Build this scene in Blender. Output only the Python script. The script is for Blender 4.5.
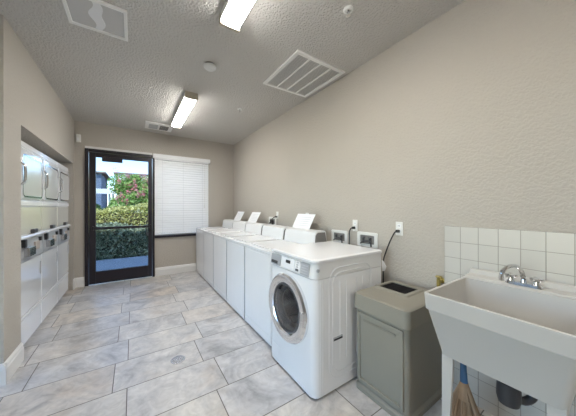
import bpy, bmesh, math, random
from mathutils import Vector, Matrix
random.seed(7)
PI = math.pi
scn = bpy.context.scene
for o in list(bpy.data.objects): bpy.data.objects.remove(o)
C = scn.collection

# ---------------- camera, sky, sun, exposure ----------------
CEIL = 2.67
cam_d = bpy.data.cameras.new('camera'); cam = bpy.data.objects.new('camera', cam_d); C.objects.link(cam)
cam_d.sensor_width = 36; cam_d.lens = 234/576*36; cam_d.clip_start = .02; cam_d.clip_end = 500
cam_d.shift_y = -0.5/576*-1*-1
cam.location = (0, 0, 1.28); cam.rotation_euler = (PI/2, 0, -math.atan2(155, 234))
scn.camera = cam
scn.view_settings.view_transform = 'Standard'; scn.view_settings.look = 'None'
scn.view_settings.exposure = 1.8; scn.view_settings.gamma = 1; scn.view_settings.use_curve_mapping = False
w = bpy.data.worlds.new('world'); scn.world = w; w.use_nodes = True
nt = w.node_tree; nt.nodes.clear()
sky = nt.nodes.new('ShaderNodeTexSky'); sky.sky_type = 'NISHITA'; sky.sun_disc = False
sky.sun_elevation = math.radians(50); sky.sun_rotation = math.radians(190); sky.altitude = 50
sky.air_density = 1.0; sky.dust_density = 0.15; sky.ozone_density = 2.5
bg = nt.nodes.new('ShaderNodeBackground'); bg.inputs[1].default_value = 0.42
wo = nt.nodes.new('ShaderNodeOutputWorld')
nt.links.new(sky.outputs[0], bg.inputs[0]); nt.links.new(bg.outputs[0], wo.inputs[0])
sl = bpy.data.lights.new('sun', 'SUN'); sl.energy = 5.0; sl.angle = .01; sl.color = (1, .95, .86)
sun = bpy.data.objects.new('sun', sl); C.objects.link(sun)
sun.rotation_euler = Vector((-.30, -1, 1.25)).to_track_quat('Z', 'Y').to_euler()
LAMP = 15.0          # emission strength of the fluorescent diffusers

# ---------------- materials ----------------
def newmat(name):
    m = bpy.data.materials.new(name); m.use_nodes = True
    return m, m.node_tree, m.node_tree.nodes['Principled BSDF']
def mat(name, col, rough=.5, metal=0, spec=.5, bump=None, var=0, coat=0, emit=None):
    m, t, b = newmat(name)
    b.inputs['Base Color'].default_value = (*col, 1); b.inputs['Roughness'].default_value = rough
    b.inputs['Metallic'].default_value = metal; b.inputs['Specular IOR Level'].default_value = spec
    b.inputs['Coat Weight'].default_value = coat
    co = t.nodes.new('ShaderNodeTexCoord')
    n = t.nodes.new('ShaderNodeTexNoise'); n.inputs['Scale'].default_value = bump[0] if bump else 12
    n.inputs['Detail'].default_value = 3
    t.links.new(co.outputs['Object'], n.inputs['Vector'])
    if bump:
        bp = t.nodes.new('ShaderNodeBump'); bp.inputs['Strength'].default_value = bump[1]; bp.inputs['Distance'].default_value = bump[2]
        if len(bump) > 3:
            r = t.nodes.new('ShaderNodeValToRGB'); r.color_ramp.elements[0].position = .42; r.color_ramp.elements[1].position = .58
            t.links.new(n.outputs['Fac'], r.inputs[0]); t.links.new(r.outputs[0], bp.inputs['Height'])
        else: t.links.new(n.outputs['Fac'], bp.inputs['Height'])
        t.links.new(bp.outputs[0], b.inputs['Normal'])
    v = var or .02
    n2 = t.nodes.new('ShaderNodeTexNoise'); n2.inputs['Scale'].default_value = 6; n2.inputs['Detail'].default_value = 4
    t.links.new(co.outputs['Object'], n2.inputs['Vector'])
    mx = t.nodes.new('ShaderNodeMix'); mx.data_type = 'RGBA'
    mx.inputs[6].default_value = (*[c*(1-v) for c in col], 1); mx.inputs[7].default_value = (*[min(1, c*(1+v)) for c in col], 1)
    t.links.new(n2.outputs['Fac'], mx.inputs[0]); t.links.new(mx.outputs[2], b.inputs['Base Color'])
    if emit:
        b.inputs['Emission Color'].default_value = (*emit[0], 1); b.inputs['Emission Strength'].default_value = emit[1]
    return m
M = {}
M['wall'] = mat('wall_paint', (.485, .447, .393), .85, bump=(62, .4, .005, 1), var=.02)
M['ceil'] = mat('ceiling_texture', (.61, .585, .545), .9, bump=(60, .7, .009, 1))
M['trim'] = mat('trim_white', (.78, .77, .75), .4)
M['enamel'] = mat('white_enamel', (.87, .87, .875), .22, spec=.5, coat=.3)
M['enamel2'] = mat('glossy_white_enamel', (.90, .91, .92), .1, coat=.7)
M['console'] = mat('console_white', (.78, .78, .77), .4)
M['panelgrey'] = mat('panel_silver', (.50, .51, .53), .35, .3)
M['dark'] = mat('black_plastic', (.015, .015, .017), .4)
M['darkgrey'] = mat('dark_grey_plastic', (.06, .06, .065), .45)
M['chrome'] = mat('chrome', (.75, .75, .76), .12, 1)
M['steel'] = mat('drum_steel', (.55, .55, .56), .25, 1, bump=(140, .5, .002))
M['bronze'] = mat('door_dark_metal', (.022, .018, .024), .4, .3)
M['bin'] = mat('bin_plastic', (.285, .265, .215), .5, bump=(300, .15, .001))
M['bin2'] = mat('bin_panel_plastic', (.23, .215, .175), .5)
M['sink'] = mat('sink_plastic', (.54, .52, .48), .3)
M['blind'] = mat('blind_white', (.82, .82, .82), .5)
M['cord'] = mat('cord_black', (.02, .02, .02), .5)
M['brass'] = mat('brass', (.45, .36, .12), .35, .8)
M['box'] = mat('plastic_white', (.78, .78, .75), .4)
M['paper'] = mat('paper_white', (.86, .87, .88), .6)
M['ink'] = mat('ink_grey', (.62, .63, .65), .6)
M['vent'] = mat('vent_white', (.86, .85, .82), .5)
M['ventdark'] = mat('vent_shadow_grey', (.22, .21, .20), .7)
M['ventmesh'] = mat('vent_mesh_grey', (.56, .55, .53), .7)
M['drain'] = mat('drain_metal', (.30, .29, .27), .5, .5)
M['black'] = mat('matte_black_rubber', (.012, .011, .012), .8, spec=.15)
M['blue'] = mat('blue_plastic', (.07, .20, .42), .4)
M['straw'] = mat('straw', (.50, .36, .24), .8, var=.3)
M['concrete'] = mat('concrete', (.55, .54, .52), .8, var=.08)
M['soil'] = mat('soil', (.12, .09, .06), .9, var=.3)
M['bark'] = mat('bark', (.18, .12, .08), .8, var=.2)
M['stucco'] = mat('stucco_white', (.78, .76, .72), .9)
M['stuccog'] = mat('stucco_slate', (.16, .20, .27), .9)
M['roofm'] = mat('roof_shingle', (.28, .22, .19), .9, var=.2)
M['carw'] = mat('car_paint', (.62, .63, .66), .25, .2, coat=.5)
M['endcap'] = mat('lamp_end_cap', (.50, .45, .36), .5)
M['lamp'] = mat('lamp_diffuser', (.9, .9, .9), .4, emit=((1, .985, .95), LAMP))
M['brownp'] = mat('brown_plastic', (.42, .36, .31), .5)
M['wavy'] = mat('reflection_light_grey', (.80, .80, .80), .6)
M['rubber'] = mat('rubber_grey', (.045, .045, .05), .35)

def glass(name, tint=(1, 1, 1), refl=1.0):
    m = bpy.data.materials.new(name); m.use_nodes = True; t = m.node_tree; t.nodes.clear()
    tr = t.nodes.new('ShaderNodeBsdfTransparent'); tr.inputs[0].default_value = (*tint, 1)
    gl = t.nodes.new('ShaderNodeBsdfGlossy'); gl.inputs['Roughness'].default_value = .02
    fr = t.nodes.new('ShaderNodeFresnel'); fr.inputs[0].default_value = 1.45
    mm = t.nodes.new('ShaderNodeMath'); mm.operation = 'MULTIPLY'; mm.inputs[1].default_value = refl
    mi = t.nodes.new('ShaderNodeMixShader'); o = t.nodes.new('ShaderNodeOutputMaterial')
    t.links.new(fr.outputs[0], mm.inputs[0]); t.links.new(mm.outputs[0], mi.inputs[0])
    t.links.new(tr.outputs[0], mi.inputs[1]); t.links.new(gl.outputs[0], mi.inputs[2]); t.links.new(mi.outputs[0], o.inputs[0])
    return m
M['glass'] = glass('window_glass', (.95, .97, .97), .35)
M['dimming'] = glass('dimming_door_pane', (.43, .465, .50), .35)  # tint added to dim and cool the view outdoors
M['doorglass'] = glass('washer_door_glass', (.85, .86, .87), 2.0)

def leafmat(name, a, b, rough=.6):
    m, t, p = newmat(name)
    g = t.nodes.new('ShaderNodeNewGeometry'); mx = t.nodes.new('ShaderNodeMix'); mx.data_type = 'RGBA'
    mx.inputs[6].default_value = (*a, 1); mx.inputs[7].default_value = (*b, 1)
    t.links.new(g.outputs['Random Per Island'], mx.inputs[0]); t.links.new(mx.outputs[2], p.inputs['Base Color'])
    p.inputs['Roughness'].default_value = rough; p.inputs['Specular IOR Level'].default_value = .2
    return m
M['hedge'] = leafmat('hedge_leaves', (.10, .14, .08), (.48, .52, .34))
M['hedgey'] = leafmat('yellow_hedge_leaves', (.34, .36, .09), (.86, .80, .34))
M['myrtle'] = leafmat('myrtle_leaves', (.14, .30, .06), (.52, .68, .22))
M['bloom'] = leafmat('myrtle_blossom', (.70, .14, .20), (.95, .48, .48))
M['far'] = leafmat('far_tree_leaves', (.05, .12, .03), (.16, .26, .08))

# floor tile: running bond porcelain with slate mottling
def floor_mat():
    m, t, b = newmat('floor_tile'); N = t.nodes; L = t.links
    co = N.new('ShaderNodeTexCoord'); mp = N.new('ShaderNodeMapping')
    mp.inputs['Location'].default_value = (.035+.61*4, -2.013+.366*12, 0)
    L.new(co.outputs['Object'], mp.inputs[0])
    br = N.new('ShaderNodeTexBrick'); br.offset = .14; br.offset_frequency = 2
    br.inputs['Scale'].default_value = 1; br.inputs['Brick Width'].default_value = .61; br.inputs['Row Height'].default_value = .366
    br.inputs['Mortar Size'].default_value = .0036; br.inputs['Mortar Smooth'].default_value = .3
    br.inputs['Color1'].default_value = (0, 0, 0, 1); br.inputs['Color2'].default_value = (1, 1, 1, 1); br.inputs['Mortar'].default_value = (.5, .5, .5, 1)
    L.new(mp.outputs[0], br.inputs[0])
    # per-tile shifted noise
    vm = N.new('ShaderNodeVectorMath'); vm.operation = 'SCALE'; vm.inputs['Scale'].default_value = 9
    L.new(br.outputs['Color'], vm.inputs[0])
    va = N.new('ShaderNodeVectorMath'); L.new(vm.outputs[0], va.inputs[0]); L.new(co.outputs['Object'], va.inputs[1])
    n1 = N.new('ShaderNodeTexNoise'); n1.inputs['Scale'].default_value = 2.6; n1.inputs['Detail'].default_value = 8; n1.inputs['Roughness'].default_value = .62; n1.inputs['Distortion'].default_value = 1.6
    L.new(va.outputs[0], n1.inputs['Vector'])
    r = N.new('ShaderNodeValToRGB'); e = r.color_ramp.elements
    e[0].position = .28; e[0].color = (.36, .35, .345, 1); e[1].position = .74; e[1].color = (.84, .81, .77, 1)
    k = e.new(.46); k.color = (.60, .585, .57, 1); k = e.new(.57); k.color = (.70, .675, .64, 1)
    L.new(n1.outputs['Fac'], r.inputs[0])
    n2 = N.new('ShaderNodeTexNoise'); n2.inputs['Scale'].default_value = 3.5; n2.inputs['Detail'].default_value = 5; L.new(va.outputs[0], n2.inputs['Vector'])
    r2 = N.new('ShaderNodeValToRGB'); r2.color_ramp.elements[0].position = .56; r2.color_ramp.elements[1].position = .75
    L.new(n2.outputs['Fac'], r2.inputs[0])
    m1 = N.new('ShaderNodeMix'); m1.data_type = 'RGBA'; m1.inputs[7].default_value = (.55, .45, .36, 1)
    mf = N.new('ShaderNodeMath'); mf.operation = 'MULTIPLY'; mf.inputs[1].default_value = .5
    L.new(r2.outputs[0], mf.inputs[0]); L.new(mf.outputs[0], m1.inputs[0]); L.new(r.outputs[0], m1.inputs[6])
    # fine veins
    n3 = N.new('ShaderNodeTexNoise'); n3.inputs['Scale'].default_value = 11; n3.inputs['Detail'].default_value = 6; n3.inputs['Distortion'].default_value = 2.2; L.new(va.outputs[0], n3.inputs['Vector'])
    r3 = N.new('ShaderNodeValToRGB'); ee = r3.color_ramp.elements; ee[0].position = .3; ee[0].color = (.80, .79, .78, 1); ee[1].position = .62; ee[1].color = (1.0, 1.0, 1.0, 1)
    L.new(n3.outputs['Fac'], r3.inputs[0])
    m2 = N.new('ShaderNodeMix'); m2.data_type = 'RGBA'; m2.blend_type = 'MULTIPLY'; m2.inputs[0].default_value = .8
    L.new(m1.outputs[2], m2.inputs[6]); L.new(r3.outputs[0], m2.inputs[7])
    rt = N.new('ShaderNodeValToRGB'); et = rt.color_ramp.elements; et[0].position = .0; et[0].color = (.86, .88, .92, 1); et[1].position = 1; et[1].color = (.93, .86, .79, 1)
    kk = et.new(.45); kk.color = (.94, .94, .95, 1); kk = et.new(.82); kk.color = (1, .98, .95, 1)
    L.new(br.outputs['Color'], rt.inputs[0])
    mt = N.new('ShaderNodeMix'); mt.data_type = 'RGBA'; mt.blend_type = 'MULTIPLY'; mt.inputs[0].default_value = 1
    L.new(m2.outputs[2], mt.inputs[6]); L.new(rt.outputs[0], mt.inputs[7]); m2 = mt
    m3 = N.new('ShaderNodeMix'); m3.data_type = 'RGBA'; m3.inputs[7].default_value = (.13, .115, .10, 1)
    L.new(br.outputs['Fac'], m3.inputs[0]); L.new(m2.outputs[2], m3.inputs[6]); L.new(m3.outputs[2], b.inputs['Base Color'])
    bp = N.new('ShaderNodeBump'); bp.inputs['Strength'].default_value = .5; bp.inputs['Distance'].default_value = .003; bp.invert = True
    L.new(br.outputs['Fac'], bp.inputs['Height'])
    bp2 = N.new('ShaderNodeBump'); bp2.inputs['Strength'].default_value = .25; bp2.inputs['Distance'].default_value = .004
    L.new(n3.outputs['Fac'], bp2.inputs['Height']); L.new(bp.outputs[0], bp2.inputs['Normal']); L.new(bp2.outputs[0], b.inputs['Normal'])
    b.inputs['Roughness'].default_value = .30; b.inputs['Specular IOR Level'].default_value = .55
    return m
M['floor'] = floor_mat()
def tile_mat():
    m, t, b = newmat('wall_tile'); N = t.nodes; L = t.links
    co = N.new('ShaderNodeTexCoord'); sp = N.new('ShaderNodeSeparateXYZ'); cb = N.new('ShaderNodeCombineXYZ')
    L.new(co.outputs['Object'], sp.inputs[0]); L.new(sp.outputs['Y'], cb.inputs['X']); L.new(sp.outputs['Z'], cb.inputs['Y'])
    mp = N.new('ShaderNodeMapping'); mp.inputs['Location'].default_value = (-.775+.0985*20, -1.15+.108*14, 0); L.new(cb.outputs[0], mp.inputs[0])
    br = N.new('ShaderNodeTexBrick'); br.offset = 0; br.inputs['Scale'].default_value = 1
    br.inputs['Brick Width'].default_value = .0985; br.inputs['Row Height'].default_value = .108; br.inputs['Mortar Size'].default_value = .0018
    br.inputs['Color1'].default_value = (.55, .535, .49, 1); br.inputs['Color2'].default_value = (.585, .565, .52, 1); br.inputs['Mortar'].default_value = (.34, .32, .28, 1)
    L.new(mp.outputs[0], br.inputs[0]); L.new(br.outputs['Color'], b.inputs['Base Color'])
    bp = N.new('ShaderNodeBump'); bp.invert = True; bp.inputs['Strength'].default_value = .6; bp.inputs['Distance'].default_value = .003
    L.new(br.outputs['Fac'], bp.inputs['Height']); L.new(bp.outputs[0], b.inputs['Normal']); b.inputs['Roughness'].default_value = .25
    return m
M['tile'] = tile_mat()
M['ring'] = mat('brushed_chrome_ring', (.84, .84, .85), .13, .95)

# ---------------- mesh helpers ----------------
def BM(): return bmesh.new()
def bx(bm, x0, x1, y0, y1, z0, z1, bev=0, seg=2, mi=0):
    vs = [bm.verts.new((x, y, z)) for x in (x0, x1) for y in (y0, y1) for z in (z0, z1)]
    fs = [bm.faces.new([vs[i] for i in f]) for f in ((0,1,3,2), (4,6,7,5), (0,4,5,1), (2,3,7,6), (0,2,6,4), (1,5,7,3))]
    for f in fs: f.material_index = mi
    if bev > 0:
        es = {e for f in fs for e in f.edges}
        bmesh.ops.bevel(bm, geom=list(es), offset=bev, segments=seg, profile=.5, affect='EDGES')
    return bm
def rrect(x0, x1, y0, y1, r, n=4):
    if not hasattr(r, '__len__'): r = [r]*4
    pts = []
    for (cx, cy, a0, rr) in ((x1, y1, 0, r[0]), (x0, y1, 90, r[1]), (x0, y0, 180, r[2]), (x1, y0, 270, r[3])):
        sx = -1 if cx == x1 else 1; sy = -1 if cy == y1 else 1
        if rr <= 0: pts.append((cx, cy)); continue
        for k in range(n+1):
            a = math.radians(a0+90*k/n); pts.append((cx+sx*rr+rr*math.cos(a), cy+sy*rr+rr*math.sin(a)))
    return pts
def prism(bm, pts, c0, c1, ax='z', pts2=None, cap=True):
    """polygon pts extruded from c0 to c1 along axis. x: pts=(y,z); y: pts=(x,z); z: pts=(x,y)"""
    def V(p, c): return {'z': (p[0], p[1], c), 'x': (c, p[0], p[1]), 'y': (p[0], c, p[1])}[ax]
    a = [bm.verts.new(V(p, c0)) for p in pts]; b = [bm.verts.new(V(p, c1)) for p in (pts2 or pts)]
    n = len(pts)
    for i in range(n): bm.faces.new((a[i], a[(i+1) % n], b[(i+1) % n], b[i]))
    if cap: bm.faces.new(a[::-1]); bm.faces.new(b)
    return bm
def loft(bm, rings, cap0=True, cap1=True):
    R = [[bm.verts.new(p) for p in r] for r in rings]; n = len(rings[0])
    for a, b in zip(R, R[1:]):
        for i in range(n): bm.faces.new((a[i], a[(i+1) % n], b[(i+1) % n], b[i]))
    if cap0: bm.faces.new(R[0][::-1])
    if cap1: bm.faces.new(R[-1])
    return bm
def lathe(bm, prof, o=(0, 0, 0), axis='z', n=32):
    o = Vector(o); rings = []
    for r, h in prof:
        ring = []
        for k in range(n):
            a = 2*PI*k/n; c, s = r*math.cos(a), r*math.sin(a)
            v = {'z': (c, s, h), 'x': (h, c, s), 'y': (s, h, c)}[axis]
            ring.append(tuple(o+Vector(v)))
        rings.append(ring)
    return loft(bm, rings, prof[0][0] > 1e-6 or True, True)
def tube(bm, pts, r, n=8):
    pts = [Vector(p) for p in pts]; rings = []
    rs = r if hasattr(r, '__len__') else [r]*len(pts)
    up = Vector((0, 0, 1))
    for i, p in enumerate(pts):
        d = (pts[min(i+1, len(pts)-1)]-pts[max(i-1, 0)]).normalized()
        u = d.cross(up)
        if u.length < .05: u = d.cross(Vector((1, 0, 0)))
        u.normalize(); v = d.cross(u)
        if i and u.dot(pu) < 0: u = -u; v = -v
        pu = u
        rings.append([tuple(p+rs[i]*(math.cos(2*PI*k/n)*u+math.sin(2*PI*k/n)*v)) for k in range(n)])
    return loft(bm, rings)
def curve_pts(P, n=6):
    P = [Vector(p) for p in P]; out = []
    for i in range(len(P)-1):
        p0 = P[max(i-1, 0)]; p1 = P[i]; p2 = P[i+1]; p3 = P[min(i+2, len(P)-1)]
        for k in range(n):
            t = k/n
            out.append(.5*((2*p1)+(-p0+p2)*t+(2*p0-5*p1+4*p2-p3)*t*t+(-p0+3*p1-3*p2+p3)*t**3))
    out.append(P[-1]); return out
def obj(name, bm, m, parent=None, loc=(0, 0, 0), smooth=True, ang=35, label=None):
    bmesh.ops.recalc_face_normals(bm, faces=bm.faces[:])
    me = bpy.data.meshes.new(name); bm.to_mesh(me); bm.free()
    for mm in (m if isinstance(m, (list, tuple)) else [m]): me.materials.append(M[mm])
    if smooth:
        for p in me.polygons: p.use_smooth = True
        try: me.set_sharp_from_angle(angle=math.radians(ang))
        except Exception: pass
    o = bpy.data.objects.new(name, me); o.location = loc; C.objects.link(o)
    if smooth:
        wn = o.modifiers.new('weighted', 'WEIGHTED_NORMAL'); wn.keep_sharp = True; wn.weight = 100
    if parent: o.parent = parent
    if label: o['label'] = label
    return o
def thing(name, label, cat, loc=(0, 0, 0), rotz=0, group=None):
    o = bpy.data.objects.new(name, None); o.empty_display_size = .05; C.objects.link(o)
    o.location = loc; o.rotation_euler = (0, 0, rotz); o['label'] = label; o['category'] = cat
    if group: o['group'] = group
    return o
def tag(o, label, cat, group=None, kind=None):
    o['label'] = label; o['category'] = cat
    if group: o['group'] = group
    if kind: o['kind'] = kind
    return o
def struct(name, bm, m, parent=None, smooth=False, label=None, cat=None):
    o = obj(name, bm, m, parent, smooth=smooth)
    if not parent: o['kind'] = 'structure'
    if label: o['label'] = label
    if cat: o['category'] = cat
    return o
def dup(src, loc, label, rotz=None):
    def cp(s, par):
        c = s.copy(); C.objects.link(c); c.parent = par
        for ch in s.children: cp(ch, c)
        return c
    kids = list(src.children)
    r = src.copy(); C.objects.link(r); r.location = loc; r['label'] = label
    if rotz is not None: r.rotation_euler = (0, 0, rotz)
    for ch in kids: cp(ch, r)
    return r

# ---------------- room shell ----------------
XR, XL, YF, YN = 1.86, -.78, 5.0, 2.545
XW, YB = -3.4, -3.0           # the wider part of the room, left of and behind the camera
T = .15
L_ = 'textured beige painted wall'
struct('floor', bx(BM(), XW-T, XR+T, YB-T, YF+T, -.12, 0), 'floor', label='grey beige slate look floor tiles in running bond', cat='floor')
struct('ceiling', bx(BM(), XW-T, XR+T, YB-T, YF+T, CEIL, CEIL+.15), 'ceil', label='textured greige ceiling', cat='ceiling')
struct('wall_right', bx(BM(), XR, XR+T, YB-T, YF, 0, CEIL), 'wall', label='long textured beige wall behind the white washers', cat='wall')
# far wall with door and window openings
DX0, DX1, DZ = -.64, .335, 2.245
WX0, WX1, WZ0, WZ1 = .365, 1.30, .765, 2.19
b = BM()
bx(b, XL-.9, DX0, YF, YF+T, 0, CEIL); bx(b, DX0, DX1, YF, YF+T, DZ, CEIL); bx(b, DX1, WX0, YF, YF+T, 0, CEIL)
bx(b, WX0, WX1, YF, YF+T, 0, WZ0); bx(b, WX0, WX1, YF, YF+T, WZ1, CEIL); bx(b, WX1, XR+T, YF, YF+T, 0, CEIL)
struct('wall_far', b, 'wall', label='beige end wall holding the dark glass door and window', cat='wall')
# left wall with the dryer alcove
AY0, AY1, AZ = 2.861, 4.885, 1.972
b = BM()
bx(b, XL-.10, XL, YN, AY0, 0, CEIL); bx(b, XL-.10, XL, AY1, YF, 0, CEIL); bx(b, XL-.10, XL, AY0, AY1, AZ, CEIL)
bx(b, XL-.9, XL-.10, AY1, YF, 0, CEIL); bx(b, XL-.9, XL-.10, AY0, AY1, AZ, AZ+.12)
bx(b, XW, XL-.10, YN, AY0, 0, CEIL)
bx(b, XL-.9, XL-.8, AY0, AY1, 0, CEIL)
struct('wall_left', b, 'wall', label='beige wall with a recess for the stacked machines', cat='wall')
# wide part: left wall with an unseen big window added for bluish daylight, back wall
GY0, GY1, GZ0, GZ1 = -.2, 2.4, .2, 2.4
b = BM()
bx(b, XW-T, XW, YB, GY0, 0, CEIL); bx(b, XW-T, XW, GY1, YN+.4, 0, CEIL)
bx(b, XW-T, XW, GY0, GY1, 0, GZ0); bx(b, XW-T, XW, GY0, GY1, GZ1, CEIL)
struct('wall_entry', b, 'wall')
struct('wall_back', bx(BM(), XW-T, XR, YB-T, YB, 0, CEIL), 'wall')
b = BM()
for y in (GY0, 1.07, GY1-.06): bx(b, XW-.1, XW-.02, y, y+.06, GZ0, GZ1)
bx(b, XW-.1, XW-.02, GY0, GY1, GZ0, GZ0+.06); bx(b, XW-.1, XW-.02, GY0, GY1, GZ1-.06, GZ1)
w2 = struct('fill_window', b, 'trim')
obj('pane', bx(BM(), XW-.065, XW-.055, GY0+.05, GY1-.05, GZ0+.05, GZ1-.05), 'glass', w2)
# roof with eave, keeps sun off the walk by the door
struct('roof', bx(BM(), XW-1.0, XR+1.2, YB-1, YF+.75, CEIL+.16, CEIL+.5), 'roofm')

# baseboards with an ogee-like stepped profile
def base_prof(h=.155): return [(0, 0), (.018, 0), (.018, h-.045), (.013, h-.035), (.013, h-.02), (.006, h-.006), (.004, h), (0, h)]
def baseboard(name, p0, p1, nrm, parent=None):
    p0, p1, nrm = Vector(p0), Vector(p1), Vector(nrm); b = BM()
    ra = [b.verts.new((p0+nrm*x)[:2]+(z,)) for x, z in base_prof()]
    rb = [b.verts.new((p1+nrm*x)[:2]+(z,)) for x, z in base_prof()]
    n = len(ra)
    for i in range(n): b.faces.new((ra[i], ra[(i+1) % n], rb[(i+1) % n], rb[i]))
    b.faces.new(ra[::-1]); b.faces.new(rb)
    return struct(name, b, 'trim', parent)
baseboard('baseboard_far', (.345, YF, 0), (XR, YF, 0), (0, -1, 0))
baseboard('baseboard_door', (XL+.001, YF, 0), (DX0-.005, YF, 0), (0, -1, 0))
baseboard('baseboard_left', (XL, YN-.018, 0), (XL, AY0, 0), (1, 0, 0))
baseboard('baseboard_left_end', (XL, AY1, 0), (XL, YF-.018, 0), (1, 0, 0))
baseboard('baseboard_corner', (XL+.018, YN, 0), (XW, YN, 0), (0, -1, 0))
baseboard('baseboard_right', (XR, .775, 0), (XR, YF-.018, 0), (-1, 0, 0))
baseboard('baseboard_right_near', (XR, YB, 0), (XR, -.22, 0), (-1, 0, 0))

# window behind the blind, with its dark metal sill
b = BM()
for x0, x1, z0, z1 in ((WX0, WX0+.04, WZ0, WZ1), (WX1-.04, WX1, WZ0, WZ1), (WX0, WX1, WZ0, WZ0+.04), (WX0, WX1, WZ1-.04, WZ1), ((WX0+WX1)/2-.02, (WX0+WX1)/2+.02, WZ0, WZ1)):
    bx(b, x0, x1, YF+.06, YF+.11, z0, z1)
w1 = struct('window_1', b, 'bronze')
obj('pane', bx(BM(), WX0+.03, WX1-.03, YF+.08, YF+.088, WZ0+.03, WZ1-.03), 'glass', w1)
obj('window_sill', bx(BM(), WX0-.03, WX1+.03, YF-.035, YF+.06, WZ0-.055, WZ0-.012, .004), 'bronze', w1)

# ---------------- glass door ----------------
d1 = bpy.data.objects.new('door_1', None); C.objects.link(d1); d1['kind'] = 'structure'
d1['label'] = 'dark framed glass door looking out on a hedge'; d1['category'] = 'door'
b = BM()
bx(b, DX0-.012, DX0+.035, YF-.03, YF+.1, 0, DZ-.001, .003); bx(b, DX1-.035, DX1-.001, YF-.03, YF+.1, 0, DZ-.001, .003); bx(b, DX0+.035, DX1-.035, YF-.03, YF+.1, DZ-.05, DZ-.001, .003)
obj('door_frame', b, 'bronze', d1)
b = BM(); lx0, lx1 = DX0+.04, DX1-.04
gx0, gx1, gz0, gz1 = -.515, .232, .215, 2.12
bx(b, lx0, gx0, YF-.01, YF+.04, .012, DZ-.055, .003); bx(b, gx1, lx1, YF-.01, YF+.04, .012, DZ-.055, .003)
bx(b, gx0, gx1, YF-.01, YF+.04, .012, gz0, .003); bx(b, gx0, gx1, YF-.01, YF+.04, gz1, DZ-.055, .003)
lf = obj('door_leaf', b, 'bronze', d1)
obj('pane', bx(BM(), gx0-.005, gx1+.005, YF+.012, YF+.018, gz0-.005, gz1+.005), 'dimming', lf)
b = BM(); bx(b, gx0-.04, gx1+.04, YF-.045, YF-.015, .915, .955, .006); bx(b, gx0-.05, gx0-.02, YF-.05, YF-.008, .90, .97, .004); bx(b, gx1+.02, gx1+.05, YF-.05, YF-.008, .90, .97, .004)
obj('push_bar', b, 'bronze', lf)
b = BM(); tube(b, [(.205, YF-.012, 1.03), (.205, YF-.05, 1.03), (.205, YF-.055, 1.02), (.205, YF-.055, .80), (.205, YF-.05, .79), (.205, YF-.012, .79)], .008)
bx(b, .2, .236, YF-.016, YF-.008, 1.01, 1.05); bx(b, .2, .236, YF-.016, YF-.008, .77, .81)
obj('pull_handle', b, 'darkgrey', lf)
b = BM(); bx(b, -.43, -.15, YF-.075, YF-.012, 2.05, 2.125, .006); bx(b, -.36, .02, YF-.06, YF-.045, 2.125, 2.14)
obj('door_closer', b, 'bronze', lf)
struct('trim_1', bx(BM(), DX0-.01, DX1-.04, YF-.022, YF, DZ+.002, DZ+.038, .003), 'trim', label='white strip above the dark glass door', cat='trim')

# ---------------- blind ----------------
bl = thing('window_blind', 'closed white horizontal slat blind on the window beside the glass door', 'blind', (.82, YF-.002, .775))
b = BM(); bx(b, -.515, .515, -.075, -.055, 1.42, 1.495, .006); bx(b, -.515, -.50, -.055, 0, 1.42, 1.495); bx(b, .50, .515, -.055, 0, 1.42, 1.495)
obj('valance', b, 'blind', bl)
obj('headrail', bx(BM(), -.49, .49, -.05, -.004, 1.40, 1.46), 'blind', bl)
b = BM(); pz = .0455; n = 30
for i in range(n):
    z = .05+pz*i; a = math.radians(70); uy, uz = -math.cos(a), -math.sin(a); vy, vz = -math.sin(a), math.cos(a)
    arc = [(q*.026, .0065*(1-q*q)) for q in (-1, -.6, -.2, .2, .6, 1)]
    pr = [(-.032+u*uy+v*vy, z+u*uz+v*vz) for u, v in arc]+[(-.032+u*uy+(v-.002)*vy, z+u*uz+(v-.002)*vz) for u, v in arc[::-1]]
    prism(b, pr, -.485, .485, 'x')
obj('slats', b, 'blind', bl, smooth=False)
obj('bottom_rail', bx(BM(), -.485, .485, -.045, -.015, .0, .022, .004), 'blind', bl)
b = BM()
for x in (-.36, 0, .36): bx(b, x-.0015, x+.0015, -.062, -.060, .01, 1.42)
obj('ladder_cord', b, 'ink', bl)
b = BM(); tube(b, [(.40, -.068, 1.42), (.40, -.068, .55)], .0035, 6); tube(b, [(.40, -.068, .57), (.40, -.068, .50)], [.006, .011], 8)
obj('pull_cord', b, 'box', bl)

# ---------------- ceiling things ----------------
def lamp(y0, label, x=.59, group='fluorescent ceiling lights'):
    t = thing('ceiling_light', label, 'ceiling light', (x, y0, CEIL), 0, group)
    L = 1.24
    obj('housing', bx(BM(), -.072, .072, .02, L-.02, -.052, 0, .003), 'box', t)
    prof = [(-.067, -.050), (-.067, -.054)]+[(.067*math.cos(a), -.054-.022*math.sin(a)**.6) for a in [PI-PI*k/10 for k in range(1, 10)]]+[(.067, -.054), (.067, -.050)]
    prof = [(p[0], p[1]) for p in prof]
    obj('diffuser', prism(BM(), prof, .03, L-.03, 'y'), 'lamp', t)
    for ya, yb in ((0, .03), (L-.03, L)):
        obj('end_cap', bx(BM(), -.073, .073, ya, yb, -.078, 0, .004), 'endcap', t, label='beige end cap')
    return t
l2 = lamp(2.99, 'lit fluorescent ceiling light near the glass door')
l1 = dup(l2, (.59, .44, CEIL), 'lit fluorescent ceiling light cut off by the top of the picture')
dup(l2, (.59, -2.1, CEIL), 'unseen fluorescent ceiling light added behind the camera for fill')  # fixture added out of view to fill the room with light

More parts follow.
